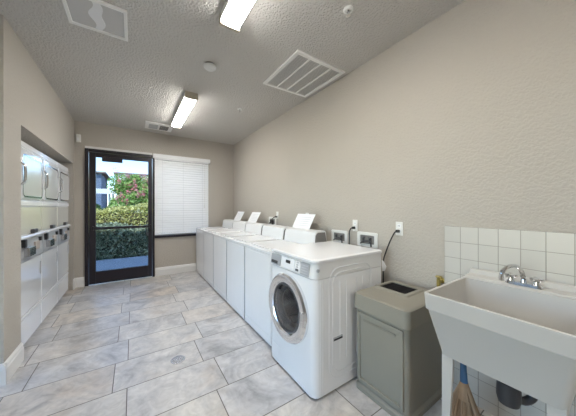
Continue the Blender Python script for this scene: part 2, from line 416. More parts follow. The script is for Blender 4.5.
# big return grille
g = thing('ceiling_grille', 'large square white return air grille with four slatted bays by the right wall', 'air vent', (1.205, 1.665, CEIL))
b = BM(); W_, D_ = .6, .66; f = .035
bx(b, 0, W_, 0, f, -.016, 0, .003); bx(b, 0, W_, D_-f, D_, -.016, 0, .003); bx(b, 0, f, f, D_-f, -.016, 0, .003); bx(b, W_-f, W_, f, D_-f, -.016, 0, .003)
obj('frame', b, 'vent', g)
obj('backing', bx(BM(), f, W_-f, f, D_-f, -.003, -.001), 'ventmesh', g)
b = BM()
for k in range(1, 4):
    x = f+(W_-2*f)*k/4; bx(b, x-.006, x+.006, f, D_-f, -.015, -.003)
obj('divider', b, 'vent', g)
b = BM()
nsl = 34
for k in range(nsl):
    y = f+(D_-2*f)*(k+.5)/nsl
    prism(b, [(y-.006, -.012), (y+.002, -.003), (y+.006, -.004), (y-.002, -.013)], f, W_-f, 'x')
obj('slats', b, 'vent', g, smooth=False)

# exhaust panel at left
g = thing('ceiling_vent', 'rectangular white framed ceiling vent with two dull grey panels and a pale wavy reflection strip', 'air vent', (-.395, 2.0, CEIL))
W_, D_ = .36, .35
b = BM(); f = .022
bx(b, 0, W_, 0, f, -.018, 0, .003); bx(b, 0, W_, D_-f, D_, -.018, 0, .003); bx(b, 0, f, f, D_-f, -.018, 0, .003); bx(b, W_-f, W_, f, D_-f, -.018, 0, .003)
obj('frame', b, 'vent', g)
obj('panel', bx(BM(), f, W_-f, f, D_-f, -.006, -.001), 'ventmesh', g)
pts = []; n = 16
for k in range(n+1):
    y = f+(D_-2*f)*k/n; pts.append((.18+.012*math.sin(3.2*PI*k/n)+.03+.009*math.cos(2*PI*k/n+PI), y))
for k in range(n, -1, -1):
    y = f+(D_-2*f)*k/n; pts.append((.18+.012*math.sin(3.2*PI*k/n)-.03-.009*math.cos(2*PI*k/n+PI), y))
b = BM(); n2 = len(pts)//2
for k in range(n):
    q = [pts[k], pts[k+1], pts[len(pts)-2-k], pts[len(pts)-1-k]]
    prism(b, q, -.009, -.006, 'z')
obj('wavy_reflection', b, 'wavy', g, smooth=False)  # pale strip modelled in place of a reflection on the panels

# small supply register
g = thing('ceiling_register', 'small white ceiling register with two louvred squares near the glass door', 'air vent', (.165, 4.37, CEIL))
W_, D_ = .41, .36
b = BM(); bx(b, 0, W_, 0, D_, -.022, 0, .006)
obj('frame', b, 'vent', g)
for i, x in enumerate((.055, .215)):
    b = BM()
    for k in range(7): bx(b, x, x+.13, .07+k*.034, .07+k*.034+.016, -.027, -.022)
    obj('louvre', b, 'ventdark' if i else 'panelgrey', g, smooth=False)

b = BM(); lathe(b, [(.055, 0), (.058, -.006), (.058, -.02), (.05, -.034), (.03, -.04), (.0, -.041)], n=32)
t = thing('smoke_detector', 'round white smoke detector between the two ceiling lights', 'smoke detector', (.625, 2.32, CEIL))
obj('base', lathe(BM(), [(.05, 0), (.05, -.012), (.046, -.014)], n=32), 'ventdark', t)
b2 = BM(); lathe(b2, [(.058, -.012), (.06, -.016), (.058, -.03), (.045, -.042), (.018, -.046), (.016, -.05), (.001, -.05)], n=32); b.free()
obj('cover', b2, 'box', t)
def sprinkler(y, label):
    t = thing('sprinkler_head', label, 'sprinkler', (1.26, y, CEIL), 0, 'ceiling sprinklers')
    obj('escutcheon', lathe(BM(), [(.036, 0), (.036, -.004), (.028, -.012), (.018, -.012), (.016, -.002)], n=28), 'box', t)
    b = BM(); lathe(b, [(.008, -.002), (.008, -.02), (.005, -.022), (.005, -.036), (.003, -.038)], n=12)
    tube(b, [(.008, 0, -.018), (.014, 0, -.028), (.004, 0, -.042)], .0015, 6); tube(b, [(-.008, 0, -.018), (-.014, 0, -.028), (-.004, 0, -.042)], .0015, 6)
    lathe(b, [(.001, -.041), (.014, -.042), (.014, -.044), (.001, -.044)], n=16)
    obj('nozzle', b, 'chrome', t)
    return t
s1 = sprinkler(1.135, 'ceiling sprinkler in a round white ring at the top of the picture')
dup(s1, (1.26, 3.13, CEIL), 'small ceiling sprinkler beyond the large grille')
t = thing('motion_sensor', 'small white wall sensor high in the corner left of the glass door', 'sensor', (-.73, YF, 2.39))
b = BM(); prism(b, [(-.03, 0), (-.03, -.03), (-.018, -.045), (.018, -.045), (.03, -.03), (.03, 0)], -.06, .06, 'z'); obj('housing', b, 'box', t)
obj('lens', bx(BM(), -.016, .016, -.049, -.044, -.045, .005, .003), 'paper', t)
t = thing('floor_drain', 'round metal drain set in the floor tiles', 'drain', (.315, 2.15, 0))
obj('rim', lathe(BM(), [(.056, 0), (.056, .003), (.048, .0035), (.048, .001)], n=32), 'steel', t)
obj('drain_pit', lathe(BM(), [(.048, .0002), (.048, .0008), (.001, .0008)], n=32), 'dark', t)
b = BM()
for k in range(-4, 5):
    h = math.sqrt(max(0, .048**2-(k*.0105)**2)); bx(b, k*.0105-.001, k*.0105+.001, -h, h, .0008, .003)
for k in range(-3, 4):
    h = math.sqrt(max(0, .048**2-(k*.0135)**2)); bx(b, -h, h, k*.0135-.001, k*.0135+.001, .0008, .003)
obj('grate', b, 'steel', t, smooth=False)

# ---------------- stacked machines in the alcove ----------------
def stacked(y, label):
    t = thing('stacked_washer_dryer', label, 'stacked washer dryer', (-.805, y, 0), 0, 'stacked machines in the recess')
    W = .612
    b = BM(); bx(b, -.68, -.008, .004, W-.004, .055, 1.865, .006); obj('cabinet', b, 'enamel', t)
    obj('toe_kick', bx(BM(), -.6, -.045, .01, W-.01, 0, .055), 'panelgrey', t)
    b = BM(); bx(b, -.012, .0, .006, W-.006, 1.80, 1.862, .004); bx(b, -.01, .006, .006, W-.006, 1.812, 1.82)
    obj('top_trim', b, 'enamel', t)
    # upper glass door
    b = BM(); prism(b, rrect(.02, W-.02, 1.36, 1.785, .03), -.008, .012, 'x'); d = obj('dryer_door', b, 'enamel2', t)
    b = BM(); prism(b, rrect(.075, W-.045, 1.385, 1.735, .035), .012, .0145, 'x'); obj('door_window', b, 'mirror' if 'mirror' in M else 'panelgrey', d)
    b = BM()
    o_, i_ = rrect(.06, W-.03, 1.37, 1.75, .045), rrect(.075, W-.045, 1.385, 1.735, .035)
    n = len(o_); A = [[b.verts.new((x, p[0], p[1])) for p in q] for q, x in ((o_, .012), (o_, .018), (i_, .018), (i_, .012))]
    for u, v in zip(A, A[1:]):
        for k in range(n): b.faces.new((u[k], u[(k+1) % n], v[(k+1) % n], v[k]))
    obj('window_frame', b, 'chrome', d)
    b = BM(); tube(b, curve_pts([(.010, .035, 1.66), (.035, .035, 1.64), (.04, .035, 1.57), (.035, .035, 1.50), (.010, .035, 1.48)], 4), .009, 8); obj('handle', b, 'chrome', d)
    b = BM(); bx(b, -.008, .008, .006, W-.006, 1.295, 1.345, .008); obj('door_rail', b, 'enamel', t)
    b = BM(); bx(b, -.008, .002, .006, W-.006, 1.04, 1.285, .004); obj('glossy_panel', b, 'cream', t)
    b = BM(); prism(b, [(-.02, 1.035), (.018, 1.03), (.026, 1.018), (.024, 1.005), (-.02, 1.005)], .004, W-.004, 'y'); obj('ledge', b, 'enamel', t)
    b = BM(); prism(b, [(-.01, 1.005), (.006, 1.005), (.016, .815), (.01, .80), (-.01, .80)], .006, W-.006, 'y')
    cp = obj('control_panel', b, 'panelgrey', t)
    obj('coin_slot', bx(BM(), .004, .034, .06, .105, .93, 1.0, .004), 'dark', cp)
    obj('coin_box', bx(BM(), .006, .05, .10, .26, .845, .925, .006), 'steel', cp)
    obj('selector', bx(BM(), .004, .026, .36, .47, .87, .95, .006), 'brownp', cp)
    obj('coin_slot', bx(BM(), .004, .028, .50, .54, .945, .985, .003), 'dark', cp)
    obj('card_reader', bx(BM(), .002, .03, .30, .40, 1.037, 1.075, .004), 'darkgrey', t)
    b = BM(); bx(b, -.008, .004, .006, W-.006, .335, .795, .006); ld = obj('washer_panel', b, 'enamel2', t)
    obj('handle', bx(BM(), .004, .014, W-.06, W-.035, .60, .73, .004), 'panelgrey', ld)
    b = BM(); bx(b, -.006, .006, .006, W-.006, .295, .322, .004); obj('trim_rail', b, 'enamel', t)
    b = BM(); bx(b, -.008, .0, .006, W-.006, .06, .285, .004); obj('lower_panel', b, 'enamel2', t)
    return t
M['cream'] = mat('gloss_panel_reflection', (.76, .74, .66), .15, coat=.6)  # cream colour paints in the wall's reflection on the panel
M['mirror'] = mat('window_reflection_pale', (.84, .84, .81), .1, .25)  # pale opaque tone stands in for reflections in the dryer glass
s0 = stacked(2.868, 'stacked white washer dryer nearest the camera in the wall recess')
dup(s0, (-.805, 2.868+.62, 0), 'middle of the three stacked white washer dryers in the wall recess')
dup(s0, (-.805, 2.868+1.24, 0), 'stacked white washer dryer nearest the glass door')

# ---------------- top loading washers ----------------
def washer(x, y, label):
    t = thing('top_load_washer', label, 'washing machine', (x, y, 0), 0, 'top loading washers along the right wall')
    W = .599; D = .72
    b = BM(); prism(b, rrect(0, D, .0, W, [0, .006, .006, 0], 2), .02, .845, 'z'); obj('cabinet', b, 'enamel', t)
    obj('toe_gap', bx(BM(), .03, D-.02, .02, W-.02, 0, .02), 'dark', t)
    obj('seam_shade', bx(BM(), -.0055, .012, W+.0005, W+.0105, .02, .845), 'panelgrey', t)  # grey strip drawn in for the shadow seam between washers
    b = BM(); bx(b, -.004, .002, .014, W-.014, .10, .83, .0025, 1); obj('front_panel', b, 'enamel', t)
    b = BM(); bx(b, -.004, .002, .014, W-.014, .025, .09, .0025, 1); obj('kick_panel', b, 'enamel', t)
    b = BM(); bx(b, -.006, D, .0, W, .848, .875, .003, 1); obj('top', b, 'enamel', t)
    b = BM(); bx(b, .05, .455, .045, W-.045,   .876, .886, .003, 1); l = obj('lid', b, 'enamel', t)
    obj('lid_lip', bx(BM(), .035, .05, .20, W-.20, .877, .886, .003), 'enamel', l)
    b = BM()
    pr = [(.515, .876), (.53, .99), (.545, 1.018), (.57, 1.03), (.67, 1.03), (.68, 1.018), (.70, .876)]
    prism(b, pr, .014, W-.014, 'y'); obj('console', b, 'console', t)
    for y0 in (.003, W-.010):
        prq = [(.52, .878), (.533, .985), (.549, 1.007), (.57, 1.015), (.66, 1.015), (.69, .878)]
        obj('console_end', prism(BM(), prq, y0, y0+.007, 'y'), 'ventdark', t)
    obj('price_tag', bx(BM(), .516, .522, W-.07, W-.03, .945, .985), 'darkgrey', t) if False else None
    return t
wx = [(1.045, 1.855), (1.045, 2.465), (1.045, 3.075), (1.05, 3.685), (1.055, 4.295)]
wl = ['white top loading washer right behind the front loading washer',
      'white top loading washer, second one behind the front loader',
      'middle white top loading washer of the five in the row',
      'white top loading washer, next to last before the window wall',
      'white top loading washer at the far end under the blind']
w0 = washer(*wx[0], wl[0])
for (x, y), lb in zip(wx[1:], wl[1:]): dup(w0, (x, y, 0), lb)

# ---------------- front loading washer ----------------
t = thing('front_load_washer', 'white front loading washer with a chrome ringed round door', 'washing machine', (.985, 1.175, 0))
W, D, H = .60, .715, .935
hy, hz, hr = .31, .525, .253
b = BM()
sec = rrect(0, D, 0, W, [.01, .05, .05, .01], 5)
prism(b, sec, .018, .80, 'z')
cab = obj('cabinet', b, 'enamel', t)
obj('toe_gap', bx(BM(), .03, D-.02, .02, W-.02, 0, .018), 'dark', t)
# upper band holding the controls
b = BM(); sec2 = rrect(.004, D, .003, W-.003, [.01, .05, .05, .01], 5); sec3 = rrect(.018, D, .003, W-.003, [.01, .05, .05, .01], 5)
loft(b, [[(x, y, .803) for x, y in sec], [(x, y, .905) for x, y in sec3]]); band = obj('control_fascia', b, 'console2' if 'console2' in M else 'console', t)
b = BM(); s4 = rrect(.004, D+.004, -.004, W+.004, [.012, .05, .05, .012], 5)
s5 = rrect(.02, D-.008, .012, W-.012, [.012, .05, .05, .012], 5)
loft(b, [[(x, y, .906) for x, y in rrect(.010, D+.002, -.002, W+.002, [.012, .05, .05, .012], 5)], [(x, y, .913) for x, y in s4], [(x, y, .926) for x, y in s4], [(x, y, .935) for x, y in s5]])
obj('top', b, 'enamel', t)
def fas(y0, y1, z0, z1, h, m, nm, bev=.003, par=None):   # small plates following the slanted fascia
    xm = lambda z: .004+.014*(z-.803)/.102
    b = BM(); bx(b, 0, h+.01, y0, y1, z0, z1, bev)
    for v in b.verts: v.co.x = xm(v.co.z)-v.co.x+.006
    return obj(nm, b, m, par or band)
fas(.425, .57, .812, .895, .008, 'panelgrey', 'detergent_drawer')
fas(.46, .555, .822, .845, .012, 'darkgrey', 'drawer_grip')
fas(.235, .415, .812, .895, .006, 'enamel', 'display_plate')
fas(.285, .345, .855, .878, .009, 'dark', 'display')
fas(.165, .225, .812, .895, .006, 'enamel', 'button_plate')
fas(.175, .212, .822, .838, .009, 'darkgrey', 'display')
for k in range(3): fas(.18, .205, .846+k*.016, .856+k*.016, .009, 'panelgrey', 'button', .002)
fas(.06, .155, .812, .895, .005, 'panelgrey', 'instruction_plate')
for k in range(4): fas(.072, .143, .825+k*.017, .829+k*.017, .007, 'ink', 'instruction_line', 0)
b = BM(); lathe(b, [(.011, -.004), (.011, .006), (.001, .006)], (0.03, -.001, .862), 'y', 16)
for v in b.verts: v.co.y *= 1
obj('lock', b, 'panelgrey', t)
# round door, axis along x
o = (0, hy, hz)
b = BM(); lathe(b, [(hr, .0), (hr, -.022), (hr-.012, -.036), (hr-.035, -.040), (hr-.06, -.034), (hr-.072, -.022), (hr-.072, -.004)], o, 'x', 64)
# open ring: remove caps
bmesh.ops.delete(b, geom=[f for f in b.faces if len(f.verts) > 8], context='FACES')
door = obj('door', b, 'ring', t) if 'ring' in M else obj('door', b, 'chrome', t, label='chrome ring door')
b = BM(); lathe(b, [(hr-.07, -.024), (hr-.082, -.028), (hr-.09, -.02), (hr-.09, -.004)], o, 'x', 48)
bmesh.ops.delete(b, geom=[f for f in b.faces if len(f.verts) > 8], context='FACES')
obj('gasket', b, 'darkgrey', door)
b = BM(); lathe(b, [(hr-.085, -.018), (hr-.10, -.026), (hr-.14, -.032), (.08, -.034), (.001, -.035)], o, 'x', 48)
bmesh.ops.delete(b, geom=[f for f in b.faces if len(f.verts) > 8], context='FACES')
obj('door_glass', b, 'doorglass', door)
# cut a hole: dark drum shown inside a recess modelled in front of the cabinet skin
cut = bpy.data.meshes.new('cut')
b = BM(); lathe(b, [(hr-.075, -.05), (hr-.075, .42)], o, 'x', 48); bmesh.ops.recalc_face_normals(b, faces=b.faces[:]); b.to_mesh(cut); b.free()
co = bpy.data.objects.new('cutter', cut); C.objects.link(co); co.location = t.location
cab.location = (0, 0, 0)
mod = cab.modifiers.new('hole', 'BOOLEAN'); mod.operation = 'DIFFERENCE'; mod.object = co; mod.solver = 'EXACT'
bpy.context.view_layer.update()
dg = bpy.context.evaluated_depsgraph_get(); nm = bpy.data.meshes.new_from_object(cab.evaluated_get(dg))
cab.modifiers.clear(); cab.data = nm; bpy.data.objects.remove(co)
b = BM(); R = hr-.078
lathe(b, [(R, .0), (R-.006, .04), (R+.0, .06), (R, .40), (R-.01, .41), (.001, .41)], o, 'x', 48)
bmesh.ops.delete(b, geom=[f for f in b.faces if len(f.verts) > 8], context='FACES')
dr = obj('drum', b, 'steel', t)
for k in range(3):
    a = 2*PI*k/3+.5
    b = BM(); prism(b, [(-.03, 0), (0, .045), (.03, 0)], .09, .38, 'x')
    for v in b.verts:
        yy, zz = v.co.y, v.co.z-(R-.002)
        v.co.y = hy+yy*math.cos(a)-zz*math.sin(a); v.co.z = hz+yy*math.sin(a)+zz*math.cos(a)
    obj('drum_paddle', b, 'panelgrey', dr)
b = BM(); lathe(b, [(R+.002, .004), (R-.03, .012), (R-.045, .03), (R-.03, .05), (R, .055)], o, 'x', 48)
bmesh.ops.delete(b, geom=[f for f in b.faces if len(f.verts) > 8], context='FACES')
obj('door_seal', b, 'rubber', t)
b = BM(); bx(b, -.046, -.03, hy-hr+.012, hy-hr+.04, hz-.05, hz+.05, .006); obj('door_latch', b, 'chrome', door)
# embossed side panel: nested grooves as thin raised beads
def bead(pts, r, closed=False):
    b = BM(); tube(b, pts, r, 6); return b
def side_loop(x0, x1, z0, z1, r):
    q = rrect(x0, x1, z0, z1, r, 6); q.append(q[0]); return [(p[0], -.0005, p[1]) for p in q]
b = BM()
for i, (x0, x1, z0, z1, rr) in enumerate(((.13, .58, .09, .86, .10), (.165, .545, .13, .825, .08))): tube(b, side_loop(x0, x1, z0, z1, rr), .0028, 6)
for x in (.055, .075): tube(b, [(x, -.0005, .03), (x, -.0005, .79)], .0025, 6)
for x in (.235, .30, .41, .475): tube(b, [(x, -.0005, .20), (x, -.0005, .76)], .0025, 6)
obj('side_embossing', b, 'enamel', t)
b = BM(); bx(b, .165, .26, -.003, .004, .352, .378, .003); sg = obj('side_grip', b, 'panelgrey', t); obj('grip_recess', bx(BM(), .172, .254, -.0045, -.002, .357, .367), 'dark', sg)
b = BM(); bx(b, -.002, .003, .43, .56, .05, .16, .0015); obj('filter_flap', b, 'enamel', t)

# ---------------- trash bin ----------------
t = thing('trash_bin', 'tan plastic trash bin with a square black opening in its lid', 'trash bin', (1.325, .745, 0))
W, D = .395, .495
b = BM()
r0 = rrect(.012, D-.012, .012, W-.012, .035, 4); r1 = rrect(.004, D-.004, .004, W-.004, .035, 4)
loft(b, [[(x, y, .012) for x, y in r0], [(x, y, .06) for x, y in r0], [(x, y, .565) for x, y in r1]])
body = obj('body', b, 'bin', t)
b = BM(); loft(b, [[(x, y, z) for x, y in rrect(-.002, D, -.002, W, .04, 4)] for z in (.0, .03)]+[[(x, y, .045) for x, y in r0]]); obj('base_rim', b, 'bin', t)
b = BM()
# raised border leaving a recessed front panel
fr0, fr1 = (.055, W-.055), (.09, .525)
def on_front(b, y0, y1, z0, z1): 
    n0 = len(b.verts); bx(b, -.002, .012, y0, y1, z0, z1, .003)
    return b
on_front(b, .03, .05, .07, .55); on_front(b, W-.05, W-.03, .07, .55); on_front(b, .05, W-.05, .525, .55); on_front(b, .05, W-.05, .07, .09)
obj('front_border', b, 'bin', t)
b = BM(); bx(b, .0, .006, .08, W-.08, .495, .508, .002); obj('panel_groove', b, 'binshadow' if 'binshadow' in M else 'bin2', t)
b = BM()
ox0, ox1, oy0, oy1 = .215, .39, .14, .345
L0 = rrect(-.006, D, -.008, W+.008, .035, 4); L1 = rrect(-.010, D+.002, -.010, W+.010, .035, 4); L2 = rrect(-.004, D-.004, -.004, W+.004, .033, 4); L3 = rrect(.012, D-.02, .012, W-.012, .03, 4)
R1 = rrect(ox0-.032, ox1+.032, oy0-.032, oy1+.032, .02, 4); R2 = rrect(ox0-.024, ox1+.024, oy0-.024, oy1+.024, .018, 4); R3 = rrect(ox0, ox1, oy0, oy1, .012, 4)
loft(b, [[(x, y, .567) for x, y in L0], [(x, y, .572) for x, y in L1], [(x, y, .670) for x, y in L2], [(x, y, .681) for x, y in L3], [(x, y, .683) for x, y in R1], [(x, y, .692) for x, y in R2], [(x, y, .692) for x, y in R3], [(x, y, .61) for x, y in R3]], True, False)
lid = obj('lid', b, 'bin', t)
b = BM(); prism(b, rrect(ox0+.001, ox1-.001, oy0+.001, oy1-.001, .01, 3), .62, .685, 'z')
for k in range(5): bx(b, ox0+.01, ox1-.01, oy0+.02+k*.04, oy0+.03+k*.04, .685, .687)
obj('flap', b, 'black', lid, label='black opening')

# ---------------- wall tile backsplash ----------------
b = BM(); bx(b, XR-.012, XR-.0005, -.21, .775, 0, 1.15, .002)
struct('backsplash', b, 'tile', label='square cream wall tiles behind the laundry sink', cat='wall tile')

# ---------------- laundry sink ----------------
SY0, SY1 = .10, .613
t = thing('utility_sink', 'white plastic laundry sink on two front legs against the tiles', 'sink', (1.225, SY0, 0))
W = SY1-SY0; D = .618
b = BM()
def ring(x0, x1, y0, y1, z, r=.03): return [(x, y, z) for x, y in rrect(x0, x1, y0, y1, r, 4)]
rings = [ring(.085, D-.05, .045, W-.045, .535, .03), ring(.018, D-.008, .008, W-.008, .765, .025), ring(.010, D-.004, .003, W-.003, .770, .02), ring(.004, D, 0, W, .838, .02), ring(0.004, D, 0, W, .848, .02),
         ring(.010, D-.006, .006, W-.006, .851, .018), ring(.016, .49, .014, W-.014, .848, .018), ring(.024, .486, .02, W-.02, .80, .03), ring(.095, .45, .065, W-.065, .575, .05), ring(.12, .42, .09, W-.09, .565, .05)]
# basin outside bottom first; the bowl hollow continues inside
loft(b, rings, True, True)
obj('basin', b, 'sink', t)
b = BM(); prism(b, [(.50, .849), (.505, .858), (.575, .862), (.585, .885), (.612, .89), (.617, .849)], .004, W-.004, 'y'); obj('rear_ledge', b, 'sink', t)
def leg(xa, ya, sx, sy, nm='leg'):
    b = BM(); w_, d_ = .075, .05
    top = [(xa, ya), (xa+sx*w_, ya), (xa+sx*w_, ya+sy*.018), (xa+sx*.018, ya+sy*.018), (xa+sx*.018, ya+sy*d_), (xa, ya+sy*d_)]
    w_, d_ = .045, .026; xb, yb = xa-sx*.0, ya-sy*.0
    bot = [(xb, yb), (xb+sx*w_, yb), (xb+sx*w_, yb+sy*.018), (xb+sx*.018, yb+sy*.018), (xb+sx*.018, yb+sy*d_), (xb, yb+sy*d_)]
    prism(b, bot, 0, .545, 'z', top); obj(nm, b, 'sink', t)
leg(.092, W-.05, 1, -1); leg(.092, .05, 1, 1)
# faucet
fx_, fy_ = .535, W/2-.005; z0 = .861
b = BM(); prism(b, rrect(fx_-.026, fx_+.026, fy_-.075, fy_+.075, .02, 4), z0, z0+.014, 'z', rrect(fx_-.022, fx_+.022, fy_-.07, fy_+.07, .018, 4)); fa = obj('faucet', b, 'chrome', t)
b = BM(); lathe(b, [(.014, z0+.014), (.012, z0+.03), (.010, z0+.035)], (fx_, fy_, 0), 'z', 16)
tube(b, curve_pts([(fx_, fy_, z0+.03), (fx_-.003, fy_+.006, z0+.07), (fx_-.03, fy_+.022, z0+.10), (fx_-.075, fy_+.045, z0+.10), (fx_-.105, fy_+.06, z0+.075), (fx_-.11, fy_+.064, z0+.045)], 5), .0105, 10)
lathe(b, [(.011, z0+.028), (.011, z0+.05)], (fx_-.11, fy_+.064, 0), 'z', 12)
obj('spout', b, 'chrome', fa)
for s in (-1, 1):
    b = BM(); cy = fy_+s*.05
    lathe(b, [(.015, z0+.013), (.013, z0+.03), (.017, z0+.034), (.017, z0+.046), (.008, z0+.05)], (fx_, cy, 0), 'z', 14)
    for k in range(3):
        a = .4+k*2*PI/3; tube(b, [(fx_, cy, z0+.04), (fx_+.026*math.cos(a), cy+.026*math.sin(a), z0+.042)], [.008, .010], 8)
    obj('tap_handle', b, 'chrome', fa)
# drain pipe and trap under the basin
b = BM(); cx, cy = .30, W/2
lathe(b, [(.05, .534), (.052, .495), (.032, .485), (.030, .44), (.044, .432), (.047, .36), (.040, .33), (.020, .318)], (cx, cy, 0), 'z', 20); lathe(b, [(.02, .495), (.02, .40)], (cx, cy, 0), 'z', 16)
lathe(b, [(.034, .455), (.036, .45), (.036, .42), (.03, .415)], (cx, cy, 0), 'z', 12)
pt = obj('drain_pipe', b, 'rubber', t)
b = BM(); tube(b, curve_pts([(cx+.02, cy-.02, .36), (cx+.04, cy-.045, .35), (cx+.06, cy-.065, .365), (cx+.075, cy-.075, .39), (cx+.11, cy-.078, .40), (D-.016, cy-.078, .40)], 4), .018, 12)
obj('trap', b, 'rubber', pt)
b = BM(); tube(b, curve_pts([(D-.02, cy+.06, .42), (cx+.16, cy+.03, .47), (cx+.06, cy+.01, .52), (cx+.055, cy, .56)], 4), .008, 8)
obj('supply_hose', b, 'chrome', pt)

# ---------------- broom ----------------
t = thing('broom', 'short straw broom with a blue neck standing under the sink', 'broom', (1.48, .525, 0))
b = BM(); tube(b, [(.0, .0, .335), (.002, .002, .36), (.004, .004, .43), (.004, .004, .505)], [.018, .017, .014, .013], 12); obj('handle', b, 'blue', t)
b = BM(); tube(b, [(0, 0, .345), (0, 0, .315), (0, 0, .26)], [.019, .024, .034], 12); obj('binding', b, 'strawtie' if 'strawtie' in M else 'straw', t)
b = BM(); random.seed(3)
for k in range(260):
    a = random.uniform(0, 2*PI); rr = math.sqrt(random.random()); 
    tx, ty = rr*math.cos(a), rr*math.sin(a)
    p0 = (.018*tx, .018*ty, .335); p1 = (.048*tx+.003, .072*ty, .20); zb = random.uniform(.0, .03); p2 = (.06*tx+random.uniform(-.01, .01), .115*ty+random.uniform(-.012, .012), zb+.004)
    tube(b, [p0, p1, p2], [.0022, .0022, .0016], 4)
obj('bristles', b, 'straw', t)

# ---------------- wall fittings ----------------
def outlet(y, z, label, plug=True):
    t = thing('wall_outlet', label, 'outlet', (XR, y, z), 0, 'wall outlets')
    b = BM(); bx(b, -.006, -.0005, -.031, .031, -.057, .057, .003); obj('cover_plate', b, 'box', t)
    for dz in (.022, -.022):
        b = BM(); prism(b, rrect(-.016, .016, dz-.015, dz+.015, .008, 3), -.0075, -.006, 'x'); s = obj('socket', b, 'paper', t)
        b = BM(); bx(b, -.0083, -.0074, -.008, -.005, dz-.004, dz+.007); bx(b, -.0083, -.0074, .005, .008, dz-.004, dz+.007); obj('slots', b, 'dark', s)
    return t
o1 = outlet(1.118, 1.103, 'white wall outlet with a black plug, right end above the trash bin')
dup(o1, (XR, 1.585, 1.10), 'white wall outlet between the two recessed valve boxes')
dup(o1, (XR, 2.36, 1.155), 'white wall outlet just right of the nearest placard')
dup(o1, (XR, 3.10, 1.16), 'white wall outlet behind the second washer console')
def power_cord(y, z, pts, r, label, py=0):
    t = thing('power_cord', label, 'cord', (XR-.01, y, z))
    b = BM(); bx(b, -.032, .0, -.012, .012, -.012, .012, .004); obj('plug', b, 'cord', t)
    b = BM(); tube(b, curve_pts([(-.03, 0, 0)]+pts, 6), r, 8); obj('cable', b, 'cord', t)
    return t
c1 = power_cord(1.118, 1.083, [(-.04, .015, -.015), (-.03, .06, -.09), (-.022, .105, -.19), (-.022, .128, -.27), (-.022, .13, -.42), (-.022, .13, -.75)], .0058, 'black cord dropping from the right outlet behind the front loader')
b = BM(); prism(b, [(.018, .0), (.0, -.012), (-.026, -.05), (-.012, -.09), (.012, -.10), (.018, -.05)], -.002, .0, 'x'); o = obj('cord_tag', b, 'paper', c1, (-.032, .118, -.26), label='white paper tag on the cord'); 
power_cord(1.585, 1.078, [(-.035, .02, -.01), (-.03, .04, -.05), (-.025, .045, -.12), (-.03, .045, -.4)], .0058, 'black cord from the outlet between the valve boxes')
power_cord(3.10, 1.138, [(-.05, .03, -.02), (-.05, .06, -.06), (-.03, .06, -.3)], .006, 'black cord behind the second washer console')
def valve_box(y, z, label):
    t = thing('valve_box', label, 'valve box', (XR, y, z), 0, 'recessed washer valve boxes')
    b = BM(); A = []
    for q, x in ((rrect(-.115, .115, -.07, .07, .01, 3), -.001), (rrect(-.113, .113, -.068, .068, .01, 3), -.010), (rrect(-.082, .082, -.042, .042, .008, 3), -.010), (rrect(-.08, .08, -.04, .04, .008, 3), -.002)):
        A.append([b.verts.new((x, p[0], p[1])) for p in q])
    n = len(A[0])
    for u, v in zip(A, A[1:]):
        for k in range(n): b.faces.new((u[k], u[(k+1) % n], v[(k+1) % n], v[k]))
    obj('frame', b, 'box', t)
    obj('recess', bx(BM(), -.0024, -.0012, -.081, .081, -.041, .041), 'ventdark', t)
    for s in (-.04, .035):
        b = BM(); lathe(b, [(.009, -.035), (.009, .0), (.013, .002), (.013, .012), (.004, .014)], (-.018, s, .005), 'z', 10); tube(b, [(-.018, s-.018, .022), (-.018, s+.018, .022)], .004, 6)
        obj('valve', b, 'rubber', t)
    b = BM(); tube(b, curve_pts([(-.02, .04, -.02), (-.035, .05, -.035), (-.03, .02, -.015), (-.03, -.05, -.01), (-.025, -.06, -.06)], 4), .007, 8); obj('hose', b, 'darkgrey', t)
    return t
v1 = valve_box(1.44, .975, 'white framed recessed valve box right of the narrow outlet')
dup(v1, (XR, 1.80, .965), 'white framed recessed valve box left of the narrow outlet')
dup(v1, (XR, 3.25, 1.06), 'recessed valve box showing over the second washer console')
def placard(x, y, z, w_, h_, lean, label):
    t = thing('placard', label, 'placard', (x, y, z), 0, 'placards on the washer consoles')
    s = lean
    b = BM(); A = Vector((0, 0, 0)); 
    def pl(y0, y1, z0, z1, th, off):
        vs = []
        for yy in (y0, y1):
            for zz in (z0, z1):
                for o_ in (off, off+th): vs.append(b.verts.new((zz*s+o_, yy, zz)))
        for f in ((0,1,3,2), (4,6,7,5), (0,4,5,1), (2,3,7,6), (0,2,6,4), (1,5,7,3)): b.faces.new([vs[i] for i in f])
    pl(-w_/2, w_/2, 0, h_, .004, 0); obj('card', b, 'paper', t, smooth=False)
    b = BM()
    for k in range(5): pl(-w_*.36, w_*(.3-.06*(k % 2)), h_*(.2+.14*k), h_*(.2+.14*k)+.004, .001, -.0012)
    obj('printed_lines', b, 'ink', t, smooth=False)
placard(1.66, 2.245, 1.031, .34, .17, .55, 'white placard leaning on the console of the nearest top loader')
placard(1.65, 3.60, 1.031, .32, .17, .55, 'middle one of the three white placards on the consoles')
placard(1.65, 4.27, 1.031, .32, .17, .55, 'white placard closest to the window corner')
t = thing('hose_tap', 'small brass tap on the wall between bin and sink', 'tap', (XR, .795, .755))
b = BM(); lathe(b, [(.02, -.001), (.02, -.006), (.011, -.008), (.011, -.05)], (0, 0, 0), 'x', 14); lathe(b, [(.013, -.035), (.013, .02), (.006, .024)], (-.05, 0, 0), 'z', 12); obj('tap_body', b, 'brass', t)
b = BM(); lathe(b, [(.020, .03), (.022, .034), (.020, .038)], (-.05, 0, 0), 'z', 12); lathe(b, [(.004, .02), (.004, .034)], (-.05, 0, 0), 'z', 8); obj('tap_handle', b, 'brass', t)

